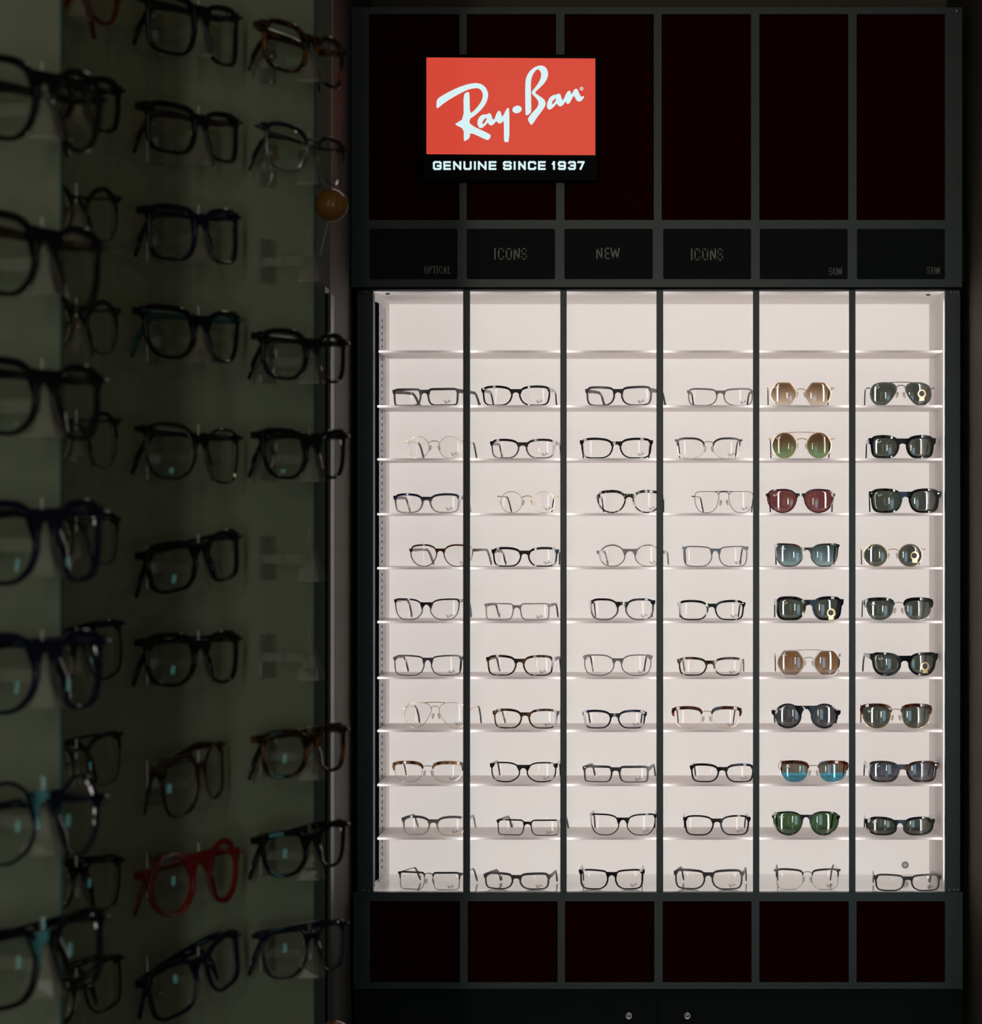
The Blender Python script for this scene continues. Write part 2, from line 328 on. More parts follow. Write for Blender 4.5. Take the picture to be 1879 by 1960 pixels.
G = {  # strokes in a unit box, y up
 'G': [[(1,.78),(1,.86),(.86,1),(.14,1),(0,.86),(0,.14),(.14,0),(.86,0),(1,.14),(1,.46),(.55,.46)]],
 'E': [[(1,1),(0,1),(0,0),(1,0)],[(0,.5),(.95,.5)]],
 'N': [[(0,0),(0,1),(1,0),(1,1)]],
 'U': [[(0,1),(0,.15),(.15,0),(.85,0),(1,.15),(1,1)]],
 'I': [[(.5,0),(.5,1)]],
 'S': [[(1,.8),(1,.88),(.86,1),(.14,1),(0,.88),(0,.62),(.14,.5),(.86,.5),(1,.38),(1,.12),(.86,0),(.14,0),(0,.12),(0,.2)]],
 'C': [[(1,.76),(1,.87),(.85,1),(.15,1),(0,.87),(0,.13),(.15,0),(.85,0),(1,.13),(1,.24)]],
 'O': [[(.15,1),(.85,1),(1,.87),(1,.13),(.85,0),(.15,0),(0,.13),(0,.87),(.15,1)]],
 'W': [[(0,1),(.22,0),(.5,.95),(.78,0),(1,1)]],
 'P': [[(0,0),(0,1),(.85,1),(1,.88),(1,.58),(.85,.46),(0,.46)]],
 'T': [[(0,1),(1,1)],[(.5,1),(.5,0)]],
 'A': [[(0,0),(.5,1),(1,0)],[(.17,.3),(.83,.3)]],
 'L': [[(0,1),(0,0),(1,0)]],
 '1': [[(.1,.72),(.8,1),(.8,0)]],
 '9': [[(0,.1),(.14,0),(.86,0),(1,.14),(1,.86),(.86,1),(.14,1),(0,.86),(0,.6),(.14,.46),(1,.46)]],
 '3': [[(0,.86),(.14,1),(.86,1),(1,.88),(1,.62),(.86,.5),(.35,.5)],[(.86,.5),(1,.38),(1,.12),(.86,0),(.14,0),(0,.14)]],
 '7': [[(0,1),(1,1),(.42,0)]],
}
def letters(spec, y0, y1, w, d, dep=0.0012):
    """spec: list of (char, x_left_px, x_right_px); y in px; w stroke px; front face at depth d"""
    mb = MB(); h = w/2
    for ch, xl, xr in spec:
        for st in G[ch]:
            pts = []
            for u, v in st:
                if ch == 'I': x = (xl+xr)/2
                else: x = xl+h+u*(xr-xl-w)
                pts.append((x, y1-h-v*(y1-y0-w)))
            for a, b in zip(pts[:-1], pts[1:]):
                dx, dy = b[0]-a[0], b[1]-a[1]; l = math.hypot(dx, dy); dx /= l; dy /= l; e = h*.85
                q = [(a[0]-dx*e-dy*h, a[1]-dy*e+dx*h), (b[0]+dx*e-dy*h, b[1]+dy*e+dx*h), (b[0]+dx*e+dy*h, b[1]+dy*e-dx*h), (a[0]-dx*e+dy*h, a[1]-dy*e-dx*h)]
                q = [P(x, y, d) for x, y in q]
                mb.prism([(p.x, p.z) for p in q], lambda x: d, dep)
    return mb

# ---------------------------------------------------------------- the lit wall cabinet
FR = 6.285                                   # front of header and plinth frames
def X(px, d): return (px-VX)/F*d
def Z(py, d): return EYE-(py-VY)/F*d
cab = tag(empty('display_cabinet', (0, 6.5, 0)), 'tall dark wall display cabinet with lit white interior and red mesh panels', 'cabinet')
def rect(mb, px0, px1, py0, py1, d, dep):
    mb.box(X(px0, d), X(px1, d), d, d+dep, Z(py1, d), Z(py0, d)); return mb
hx = [(706,879),(893,1064),(1080,1251),(1266,1437),(1453,1623),(1639,1808)]
lx = [(707,875),(893,1062),(1080,1249),(1269,1437),(1454,1622),(1640,1808)]
bxs = [(708,880),(895,1067),(1081,1252),(1268,1438),(1453,1624),(1639,1808)]
def grid_frame(name, x0, x1, y0, y1, cols, rows, d, dep):
    mb = MB(); ys = [y0]+[v for r in rows for v in r]+[y1]
    for i in range(0, len(ys), 2): rect(mb, x0, x1, ys[i], ys[i+1], d, dep)
    for (a, b) in rows:
        xs = [x0]+[v for c in cols for v in c]+[x1]
        for i in range(0, len(xs), 2): rect(mb, xs[i], xs[i+1], a, b, d, dep)
    return mb.build(name, M['frame'], cab, world=True)
grid_frame('header_frame', 672, 1841, 14, 550, hx, [(27, 421)], FR, 0.02)
bx('header_box', M['frame'], X0(672)*.998, X0(1841)*.998, FR+0.02, 6.70, Z0(550)+.001, Z0(14)-.002, cab)
grid_frame('plinth_frame', 676, 1842, 1708, 1893, bxs, [(1725, 1880)], FR, 0.02)
bx('plinth_box', M['frame'], X0(678), X0(1840), FR+0.02, 6.70, Z0(1892), Z0(1716), cab)
for a, b in hx: rect(MB(), a-2, b+2, 25, 423, FR+0.012, 0.006).build('red_mesh_panel', M['mesh'], cab, world=True)
for a, b in bxs: rect(MB(), a-2, b+2, 1723, 1882, FR+0.012, 0.006).build('red_mesh_panel', M['mesh'], cab, world=True)
def rounded(px0, px1, py0, py1, r, d):
    pts = []
    for cx, cy, a0 in ((px1-r, py0+r, 0), (px0+r, py0+r, 90), (px0+r, py1-r, 180), (px1-r, py1-r, 270)):
        for i in range(5):
            a = math.radians(a0+22.5*i); q = P(cx+r*math.cos(a), cy-r*math.sin(a), d); pts.append((q.x, q.z))
    return pts
texts = [[('O',811.6,818),('P',820.5,826),('T',827.5,834),('I',835.5,837.5),('C',840,846.5),('A',848,855),('L',857,862.5)],
         [('I',945.5,948.5),('C',953,964.5),('O',968,979.5),('N',983,994.5),('S',997,1008.3)],
         [('N',1141,1152.5),('E',1157,1166),('W',1168,1186)],
         [('I',1322,1325),('C',1328.5,1340),('O',1343.5,1355),('N',1358.5,1370),('S',1372.5,1383.5)],
         [('S',1586,1593),('U',1595,1602),('N',1604,1610.7)],
         [('S',1773.9,1780.9),('U',1782.9,1789.6),('N',1791.6,1798.4)]]
tys = [(509,523.8,1.7),(474.6,497,2.6),(474,496,2.6),(475.6,498.2,2.6),(512.7,526.4,1.7),(511,524.7,1.7)]
for i, (a, b) in enumerate(lx):
    pl = MB().prism(rounded(a, b, 438, 534, 3, FR-0.003), lambda x: FR-0.003, 0.003).build('label_plate', M['label'], cab, world=True)
    o = letters(texts[i], tys[i][0], tys[i][1], tys[i][2], FR-0.0038, 0.001).build('lettering', M['lettering'], cab, world=True)
    o.parent = pl
# lip under the header and over the plinth
rect(MB(), 682, 1843, 549.5, 554, FR-0.004, 0.03).build('header_lip', M['housing'], cab, world=True)
rect(MB(), 690, 1826, 1709, 1711, FR-0.003, 0.01).build('plinth_lip', M['silver'] if False else M['frame'], cab, world=True)
# uprights
bx('side_stile', M['frame'], X0(683), X0(714), D0, D0+0.02, Z0(1709), Z0(552), cab, bevel=0.001)
bx('side_stile', M['frame'], X0(1808.5), X0(1838), D0, D0+0.02, Z0(1709), Z0(552), cab, bevel=0.001)
for a, b in ((886,899),(1072,1084),(1256,1269),(1441,1453),(1625,1637)):
    o = bx('divider', M['frame'], X0(a), X0(b), D0, D0+0.016, Z0(1709), Z0(552), cab, bevel=0.001)
    c = MB().box(X0(a)+.002, X0(b)-.002, D0+0.016, D0+0.020, Z0(1704), Z0(556)).build('led_strip', M['led'], cab, world=True); c.parent = o
# interior: back, side walls, top, base
XI0, XI1 = X0(714), X0(1808.5)
bx('back_panel', M['backpanel'], XI0-.002, XI1+.002, 6.675, 6.69, Z0(1716), Z0(549), cab)
bx('side_panel', M['white_laminate'], XI0-.012, XI0, D0+.02, 6.69, Z0(1716), Z0(549), cab)
bx('side_panel', M['white_laminate'], XI1, XI1+.012, D0+.02, 6.69, Z0(1716), Z0(549), cab)
M['toppanel'] = mat('white_top_laminate', (0.90, 0.87, 0.85), 0.6)
bx('top_panel', M['toppanel'], XI0-.002, XI1+.002, D0+.02, 6.69, Z0(556), Z0(550), cab)
bx('base_panel', M['base'], XI0-.002, XI1+.002, D0+.005, 6.69, Z0(1723), Z0(1712.5), cab)
bx('outer_side', M['frame'], X0(683), XI0-.012, D0+.02, 6.70, Z0(1716), Z0(550), cab)
bx('outer_side', M['frame'], XI1+.012, X0(1838), D0+.02, 6.70, Z0(1716), Z0(550), cab)
bx('added_edge_lining', M['frame'], XI0-.0121, XI0+.0006, D0+.0201, D0+.033, Z0(1700), Z0(560), cab)  # dark lining added to narrow the overlit line at the side edge
bx('black_channel', M['channel'], XI0, XI0+.0030, D0+.038, D0+.092, Z0(1690), Z0(575), cab)
bx('steel_strip', M['steel'], XI0, XI0+.0022, D0+.108, D0+.27, Z0(1700), Z0(572), cab)
mb = MB(); z = Z0(1680)
while z < Z0(600):
    mb.box(XI0+.0021, XI0+.0026, D0+.17, D0+.182, z, z+.005); z += .0128
mb.build('strip_slots', M['channel'], cab, world=True)['kind'] = 'stuff'
mb = MB().lathe([(0.0, -.004), (.0045, -.004), (.0055, -.0035), (.0075, -.001), (.0075, 0)], (X(1732, 6.674), 6.675, Z(1655.6, 6.674)), 'y', 24)
mb.build('round_plug', M['disc'], cab, world=True, smooth=True)
MB().lathe([(.0001, -.0052), (.003, -.005), (.003, -.004)], (X(1732, 6.674), 6.675, Z(1655.6, 6.674)), 'y', 16).build('plug_screw', M['white_laminate'], cab, world=True)
# corner fixing screws
for px, py in ((737, 557), (1781, 559)):
    MB().lathe([(.0001, -.002), (.004, -.002), (.004, 0)], (X0(px), D0+.06, Z0(py)-.0001), 'z', 16).build('ceiling_hole', M['channel'], cab, world=True)
for px, py in ((696,558),(703,559),(1820,559),(1827,559),(1833,560),(692,1704),(697,1704),(705,1705),(1817,1703),(1826,1703),(1833,1703)):
    MB().lathe([(.0001, -.001), (.0012, -.0008), (.0014, 0)], (X0(px), D0, Z0(py)), 'y', 10).build('corner_screw', M['screw'], cab, world=True)
MB().lathe([(.0001, -.002), (.0022, -.0015), (.0025, 0)], (X(1831, FR), FR, Z(20, FR)), 'y', 12).build('corner_screw', M['screw'], cab, world=True)
bx('hinge_plate', M['housing'], X(1841, FR)+.0005, X(1848, FR), FR+.002, FR+.05, Z(538, FR), Z(444, FR), cab)
# drawers below
for a, b in ((678, 1257.4), (1258.4, 1842)):
    dr = bx('drawer', M['drawer'], X0(a), X0(b), D0+.005, D0+.03, 0.10, Z0(1895), cab)
    px = 1203 if a < 1000 else 1315
    lk = MB().lathe([(.0001, -.004), (.003, -.004), (.0035, -.0025), (.0045, -.005), (.0075, -.004), (.0095, 0)], (X0(px), D0+.005, Z0(1945)), 'y', 24).build('lock', M['screw'], cab, world=True, smooth=True)
    lk.parent = dr
bx('base_body', M['drawer'], X0(678), X0(1842), D0+.03, 6.70, 0.0, Z0(1893.5), cab)

# sign on the header
DS = 6.245
sign = tag(empty('illuminated_sign', (0, 6.26, 2.2)), 'lit red sign with white script logo and slogan on dark header', 'sign')
bx('sign_housing', M['housing'], X(808, DS), X(1146, DS), DS, FR-.001, Z(346, DS), Z(104, DS), sign, bevel=.003)
def warp(px, py):      # the lit face hangs a hair out of level
    return P(px, py, DS-0.001)
q = [warp(*c) for c in ((816, 110), (1139, 112), (1139, 297), (816, 295))]
MB().prism([(p.x, p.z) for p in q], lambda x: DS-.0012, .001).build('screen', M['screen'], sign, world=True)
polys = [[(X(x, DS), Z(y, DS)) for x, y in smooth2(p)] for p in LOGO]
me = curve_mesh(polys, 'logo', 0.0003); me.materials.append(M['screen_text'])
o = mesh_obj('logo', me, None, sign, (0, DS-.0016-6.26, -2.2))
letters([('G',828.4,845),('E',848.3,863),('N',867,882.6),('U',886.8,902.5),('I',906.8,910.6),('N',914.4,931),('E',935,950),
         ('S',962.5,979),('I',983,986.4),('N',991.6,1006),('C',1010.2,1025.8),('E',1029.5,1044.3),
         ('1',1055.5,1062.6),('9',1067.5,1082.8),('3',1086.8,1101.8),('7',1104.6,1118.6)], 308.4, 325.2, 3.7, DS-.0012, .001).build('slogan', M['screen_text'], sign, world=True)

# shelves
SY = [670.5, 775.5, 877, 982, 1085.5, 1188.5, 1295.5, 1397, 1500.5, 1603]
SF = 0.05
shelf_z = []
words = ['top', 'second', 'third', 'fourth', 'fifth', 'sixth', 'seventh', 'eighth', 'ninth', 'lowest']
for i, y in enumerate(SY):
    z = Z(y, D0+SF); shelf_z.append(z)
    o = bx('shelf', M['shelf'], XI0+.0035 if i else XI0+.006, XI1-.001, D0+SF, D0+SF+.225, z-.0045, z, None, bevel=.0006)
    lab = {0: 'empty white shelf, topmost in the lit cabinet', 9: 'white shelf with glasses, lowest in the lit cabinet'}.get(i, 'white shelf with glasses, %s from the top in the lit cabinet' % words[i])
    tag(o, lab, 'shelf', 'white shelves of the lit cabinet')
base_z = Z0(1712.5)

# ---------------------------------------------------------------- spectacles
SH = {
 'rect': [(-.99,.05),(-.94,.6),(-.76,.87),(-.1,.99),(.7,1),(.96,.82),(1,.2),(.95,-.5),(.76,-.9),(.2,-1),(-.45,-.96),(-.80,-.66),(-.93,-.3)],
 'narrow': [(-.98,.15),(-.96,.72),(-.82,.97),(0,1),(.85,1),(.99,.85),(1,.1),(.96,-.72),(.84,-.96),(0,-1),(-.62,-.98),(-.87,-.66)],
 'way': [(-.99,.15),(-.92,.58),(-.62,.87),(-.05,1),(.6,.98),(.94,.83),(1,.45),(.96,-.25),(.86,-.75),(.58,-.97),(0,-1),(-.5,-.94),(-.80,-.62),(-.94,-.2)],
 'square': [(-.98,.1),(-.88,.6),(-.5,.92),(.0,1),(.6,.98),(.93,.82),(1,.35),(.95,-.3),(.72,-.84),(.2,-1),(-.35,-.96),(-.74,-.66),(-.93,-.3)],
 'cat': [(-.95,.0),(-.82,.62),(-.4,.92),(.4,1),(.97,.95),(1,.5),(.88,-.35),(.55,-.88),(0,-1),(-.5,-.88),(-.85,-.45)],
 'panto': [(-.98,.25),(-.82,.75),(-.35,1),(.3,1),(.85,.85),(1,.35),(.9,-.25),(.55,-.78),(.05,-1),(-.45,-.88),(-.8,-.45)],
 'round': [(-math.cos(2*PI*i/12), math.sin(2*PI*i/12)) for i in range(12)],
 'aviator': [(-.97,.45),(-.82,.82),(-.38,1),(.3,.99),(.8,.74),(1,.2),(.94,-.4),(.64,-.85),(.2,-1),(-.2,-.88),(-.58,-.45),(-.86,.05)],
 'club': [(-.92,.35),(-.78,.8),(-.3,1),(.4,1),(.95,.85),(1,.3),(.88,-.4),(.5,-.88),(0,-1),(-.45,-.88),(-.8,-.4)],
 'pilot': [(-.9,.5),(-.72,.93),(0,1),(.8,.95),(1,.6),(.95,-.2),(.62,-.85),(.1,-1),(-.4,-.87),(-.75,-.35)],
 'hex': [(-1,.0),(-.93,.36),(-.55,.93),(-.42,1),(.42,1),(.55,.93),(.93,.36),(1,0),(.93,-.36),(.6,-.88),(.4,-1),(-.4,-1),(-.6,-.88),(-.93,-.36)],
 'sport': [(-1,-.15),(-.93,.45),(-.6,.85),(0,1),(.6,.95),(.95,.6),(1,.1),(.85,-.55),(.45,-.92),(-.1,-1),(-.6,-.92),(-.92,-.6)],
}
def outline(shape, N=52):
    c = SH[shape]; n = len(c); dense = []
    ten = .5 if shape != 'hex' else .18
    for i in range(n):
        p0, p1, p2, p3 = c[i-1], c[i], c[(i+1) % n], c[(i+2) % n]
        for j in range(12):
            t = j/12; t2 = t*t; t3 = t2*t
            h = (2*t3-3*t2+1, t3-2*t2+t, -2*t3+3*t2, t3-t2)
            dense.append(tuple(h[0]*p1[a]+h[1]*ten*(p2[a]-p0[a])+h[2]*p2[a]+h[3]*ten*(p3[a]-p1[a]) for a in (0, 1)))
    seg = [math.dist(dense[i], dense[(i+1) % len(dense)]) for i in range(len(dense))]; tot = sum(seg); out = []; acc = 0; i = 0
    for m_ in range(N):
        tgt = tot*m_/N
        while acc+seg[i] < tgt: acc += seg[i]; i += 1
        f = (tgt-acc)/seg[i]; a = dense[i]; b = dense[(i+1) % len(dense)]
        out.append((a[0]+(b[0]-a[0])*f, a[1]+(b[1]-a[1])*f))
    return out
OUT = {s: outline(s) for s in SH}
RW = 0.235; RL = 0.105
def logo_small():
    ps = [p for i, p in enumerate(LOGO) if i not in (7, 8, 9)]
    xs = [x for p in ps for x, y in p]; x0, x1 = min(xs), max(xs); ys = [y for p in ps for x, y in p]; ym = (min(ys)+max(ys))/2
    return [[((x-(x0+x1)/2)/(x1-x0), -(y-ym)/(x1-x0)) for x, y in p] for p in ps]
me_dark = curve_mesh(logo_small(), 'lens_logo_dark', 0.001); me_dark.materials.append(M['logo_dark'])
me_white = curve_mesh(logo_small(), 'lens_logo_white', 0.001); me_white.materials.append(M['logo_white'])

def make_glasses(root, W, H, shape, kind, fm, lm, tm=None, folded=False, bm=None, logo='dark', sticker=None, rivet=False,
                 bar=False, B=.0115, rt=None, rs=None, rb=None, splay=.004, seed=0, brow=None, tlen=1.0, bridge_z=None):
    metal = kind in ('metal',); club = kind == 'club'; half = kind == 'half'
    if kind in ('metal', 'club', 'half'): B = max(B, {'round': .0185, 'hex': .0165, 'aviator': .0125, 'pilot': .0135}.get(shape, .0150))
    tt, ts, tb, tn = {'metal': (.0012, .0012, .0012, .0012), 'club': (.001, .001, .001, .001), 'half': (.0018, .0014, .0010, .0012),
                      'acetate': (.0046, .0033, .0026, .0033), 'thin': (.0024, .0022, .0018, .0022), 'bold': (.0060, .0050, .0042, .0048)}[kind]
    if shape == 'round' and not metal: B = .0175; wing_r = .0055
    else: wing_r = 0
    if rt: tt = rt
    if rs: ts = tn = rs
    if rb: tb = rb
    dep = {'metal': .0012, 'club': .0012, 'half': .0016, 'thin': .0025}.get(kind, .0036)
    wing = {'metal': .0060, 'club': .0030, 'half': .0045, 'thin': .0026, 'acetate': .0030, 'bold': .0040}[kind]
    wing = max(wing, wing_r)
    a = (W/2-B/2-tn-ts-wing)/2; browt = brow if brow else (.0052 if club else 0)
    b = (H-max(tt, browt)-tb)/2; cx = B/2+tn+a; cz = tb+b
    yw = lambda x: x*x/(2*RW)
    o = OUT[shape]; N = len(o)
    inn = [(cx+u*a, cz+v*b) for u, v in o]; nrm = []
    for i in range(N):
        p, q = inn[i-1], inn[(i+1) % N]; tx, tz = q[0]-p[0], q[1]-p[1]; l = math.hypot(tx, tz); nrm.append((-tz/l, tx/l))
    def thick(n): return (tt if n[1] > 0 else tb)*n[1]**2+(tn if n[0] < 0 else ts)*n[0]**2
    def ring(mb, idx, tf, closed, y0=-.0012, dp=dep, inset=0.0):
        vs = []; c = min(.0007, dp*.3); m_ = len(idx)
        for i in idx:
            t = tf(i); n = nrm[i]; cc = min(c, t*.3)
            for f, y in ((0, c), (cc, 0), (t-cc, 0), (t, c), (t, dp-c), (t-cc, dp), (cc, dp), (0, dp-c)):
                x = inn[i][0]+n[0]*(f-inset); z = inn[i][1]+n[1]*(f-inset); vs.append((x, yw(x)+y0+y, z))
        f = []
        for i in range(m_ if closed else m_-1):
            j = (i+1) % m_
            for q in range(8): f.append((i*8+q, i*8+(q+1) % 8, j*8+(q+1) % 8, j*8+q))
        if not closed: f += [tuple(range(8)), tuple((m_-1)*8+q for q in range(7, -1, -1))]
        return mb.add(vs, f)
    mats_f = fm
    half_mb = MB(); ring(half_mb, range(N), lambda i: thick(nrm[i]), True)
    xo = cx+a+ts; top = cz+b+max(tt, browt)
    # find attachment points for the bridge
    def at(ang):
        ux, uz = math.cos(ang), math.sin(ang); i = max(range(N), key=lambda i: nrm[i][0]*ux+nrm[i][1]*uz); t = thick(nrm[i])*.5
        return (inn[i][0]+nrm[i][0]*t, inn[i][1]+nrm[i][1]*t)
    front = MB(); extra = None; zh = 0
    if kind in ('acetate', 'thin', 'bold'):
        wh = {'acetate': .0085, 'thin': .0060, 'bold': .012}[kind]
        ua = .86 if shape in ('round', 'panto') and kind != 'bold' else .60
        iu = max(range(N), key=lambda i: nrm[i][0]*ua+nrm[i][1]*math.sqrt(1-ua*ua))
        zt = inn[iu][1]+nrm[iu][1]*thick(nrm[iu]); xt = inn[iu][0]
        il = max(range(N), key=lambda i: nrm[i][0]*.99+nrm[i][1]*.10)
        xm = inn[il][0]+nrm[il][0]*thick(nrm[il])*.8
        pts = [(xt-.002, zt-.0006), (W/2-.001, zt-.0004), (W/2, zt-.0014), (W/2-.0005, zt-wh*.75), (W/2-.0018, zt-wh), (xm, min(zt-wh-.003, inn[il][1])), (xt, zt-.006)]
        half_mb.prism(pts, lambda x: yw(x)-.0010, .0034)
        half_mb.box(W/2-.0046, W/2-.0006, yw(W/2), yw(W/2)+.009, zt-wh*.85, zt-.0012)
        zh = zt-wh*.5
        m1 = at(math.radians(118 if kind != 'thin' else 130)); m2 = at(math.radians(188))
        zb = min(m1[1]-.0003, top-.0015) if bridge_z is None else top-bridge_z
        if m1[1] < zb: zb = m1[1]-.0002
        bh = {'acetate': .0065, 'thin': .0048, 'bold': .010}[kind]
        vs = []; n_ = 13; f = []
        for i in range(n_):
            s = -1+2*i/(n_-1); x1 = m1[0]*s; z1 = zb-.0012*0+(m1[1]-zb)*s*s
            x2 = m2[0]*s; z2 = (zb-bh)+(m2[1]-(zb-bh))*abs(s)**2.6
            for x, z in ((x1, z1), (x2, z2)):
                vs += [(x, yw(x)-.0008, z), (x, yw(x)+dep-.0014, z)]
        for i in range(n_-1):
            k0, k1 = i*4, (i+1)*4
            f += [(k0, k1, k1+2, k0+2), (k0+1, k0+3, k1+3, k1+1), (k0, k0+1, k1+1, k1), (k0+2, k1+2, k1+3, k0+3)]
        front.add(vs, f)
    else:
        # metal bridge, end pieces, nose-pad arms
        m2 = at(math.radians(160)); zt = cz+b*.55; r = .0008
        zb = m2[1]+.0045 if not club else m2[1]+.0035
        if bridge_z is not None: zb = top-bridge_z
        path = []
        for i in range(15):
            s = -1+2*i/14; x = m2[0]*s; z = zb-(zb-m2[1])*abs(s)**3.2; path.append((x, yw(x)+.0002-.0012*(1-s*s), z))
        brm = MB().tube(path, r*1.15, 8)
        if bar:
            m1 = at(math.radians(100)); path = [(m1[0]*s, yw(m1[0]*s)-.0008, m1[1]+.0012*(1-s*s)) for s in [-1+2*i/10 for i in range(11)]]
            brm.tube(path, r, 8)
        extra = ('bridge', brm)
        if club or half:
            zt = top-.0045
        end = [(xo-.0012, yw(xo), zt), (xo+wing*.6, yw(xo)+.0002, zt+.0003), (W/2-.0006, yw(W/2)+.002, zt), (W/2-.001, yw(W/2)+.008, zt-.0003)]
        half_mb.tube(end, .0011, 8)
        zh = zt
    if half:
        idx = [i for i in range(N) if nrm[i][1] > .18]
        st = next(j for j in range(len(idx)) if (idx[j]-idx[j-1]) % N != 1); idx = idx[st:]+idx[:st]
    allf = MB().add(front.v, front.f)
    allf.add(half_mb.v, half_mb.f); mm = half_mb.mirror(); allf.add(mm.v, mm.f)
    nm = 'frame_front' if not club else 'rim_wire'
    allf.build(nm, (bm if (club or half) and bm else fm), root, smooth=False)
    if extra: extra[1].build(extra[0], bm or fm, root, smooth=True)
    if club or half:
        bt = browt if club else .0026
        idx = [i for i in range(N) if nrm[i][1] > (.05 if club else .12) or (nrm[i][0] > .8 and inn[i][1] > cz+b*.15)]
        idx = sorted(idx); st = next((j for j in range(len(idx)) if (idx[j]-idx[j-1]) % N != 1), 0); idx = idx[st:]+idx[:st]
        def tf(i):
            k_ = idx.index(i)/(len(idx)-1); e = min(1, k_*7, (1-k_)*5)
            return .0012+bt*(.35+.65*e)
        bmb = MB(); ring(bmb, idx, tf, False, -.0020, .0046 if club else .0028, .0005)
        zt = cz+b+bt*.8; il = max(range(N), key=lambda i: nrm[i][0])
        wq = .0095 if club else .005
        iu = max(range(N), key=lambda i: nrm[i][0]*.5+nrm[i][1]*.87); zt = inn[iu][1]+bt*.9
        pts = [(inn[iu][0], zt-.0002), (W/2-.0008, zt-.0002), (W/2, zt-.0014), (W/2-.0012, zt-wq*.7), (inn[il][0]+.0010, zt-wq*1.35), (inn[il][0]-.001, zt-wq)]
        bmb.prism(pts, lambda x: yw(x)-.0019, .0044)
        zh = zt-wq*.45
        w2 = bmb.mirror(); bmb.add(w2.v, w2.f); bmb.build('brow_bar', fm, root)
    if rivet:
        for s in (-1, 1):
            rv = MB()
            rv.box(s*(W/2-.0055)-.0016, s*(W/2-.0055)+.0016, yw(W/2)-.0032, yw(W/2)-.0014, zh+.0008, zh+.0022)
            rv.build('rivet', M['silver'], root)
    # nose pads
    if kind in ('metal', 'club', 'half'):
        for s in (-1, 1):
            px = s*(B/2-.0014); pz = cz-b*.05
            pv = MB().tube([(px+s*.0003, .006, pz+.006), (px, .0065, pz+.004), (px+s*.0008, .007, pz), (px+s*.0022, .007, pz-.0045), (px+s*.003, .0065, pz-.006)], [.0006, .0022, .0028, .0022, .0006], 8, ry=[.0004, .0009, .0011, .0009, .0004])
            pd = pv.build('nose_pad', M['pad'], root, smooth=True)
            ar = MB().tube([(s*(cx-a*.98), yw(cx-a)+.0004, pz+.004), (s*(B/2+.0012), .004, pz+.003), (px, .0065, pz+.001)], .0005, 6).build('pad_arm', bm or fm, root)
            ar.parent = pd
    # lenses
    ysag = a*a/(2*RL)*.62
    def ylens(x, z): return yw(abs(x))+((abs(x)-cx)**2+(z-cz)**2)/(2*RL)-ysag+.0006
    lens_obj = []
    for s in (-1, 1):
        vs = []; f = []; K = 6
        for surf in (0, 1):
            vs.append((s*cx, ylens(cx, cz)+surf*.0014, cz))
            for r_ in range(1, K+1):
                for (x, z) in inn:
                    X_ = cx+(x-cx)*r_/K*1.012; Z_ = cz+(z-cz)*r_/K*1.012; vs.append((s*X_, ylens(X_, Z_)+surf*.0014, Z_))
        S = 1+K*N
        for surf in (0, 1):
            o_ = surf*S
            for i in range(N):
                j = (i+1) % N; f.append((o_, o_+1+i, o_+1+j))
                for r_ in range(K-1):
                    p = o_+1+r_*N; q = p+N; f.append((p+i, q+i, q+j, p+j))
        e = 1+(K-1)*N
        for i in range(N):
            j = (i+1) % N; f.append((e+i, S+e+i, S+e+j, e+j))
        ob = MBfrom(vs, f).build('lens', L[lm] if isinstance(lm, str) else lm, root, smooth=True); lens_obj.append(ob)
    # lens print
    if logo == 'dark':
        x, z = cx+a*.38, cz-b*.62
        mesh_obj('lens_print', me_dark, None, lens_obj[1], (x, ylens(x, z)-.0012, z), (.0150, .3, .0150), (0, 0, 0))
    elif logo == 'white':
        x, z = -cx-a*.48, cz+b*.60
        mesh_obj('lens_print', me_white, None, lens_obj[0], (x, ylens(x, z)-.0012, z), (.0110, .3, .0110))
    if sticker:
        x, z = cx+a*sticker[0], cz+b*sticker[1]; r_ = .0085; yy = ylens(x, z)-.0016
        s1 = MB().prism([(x+r_*math.cos(t), z+r_*math.sin(t)) for t in [2*PI*i/24 for i in range(24)]], lambda q: ylens(q, z)-.0012, .0004)
        s1.prism([(x-r_*.55, z-r_*.7), (x+r_*.55, z-r_*.7), (x+r_*.62, z-r_*1.55), (x-r_*.62, z-r_*1.55)], lambda q: ylens(q, z)-.0012, .0004)
        so = s1.build('sticker', M['sticker'], lens_obj[1])
        s2 = MB(); rr = lambda q: ylens(q, z)-.0015
        s2.prism([(x+r_*.62*math.cos(t)-.0007, z+r_*.66*math.sin(t)+.0006) for t in [2*PI*i/18 for i in range(18)]], rr, .0002)
        io = s2.build('sticker_print', M['sticker_ink'], lens_obj[1])
    # temples
    tm = tm or fm
    thin_t = kind in ('metal', 'club', 'half')
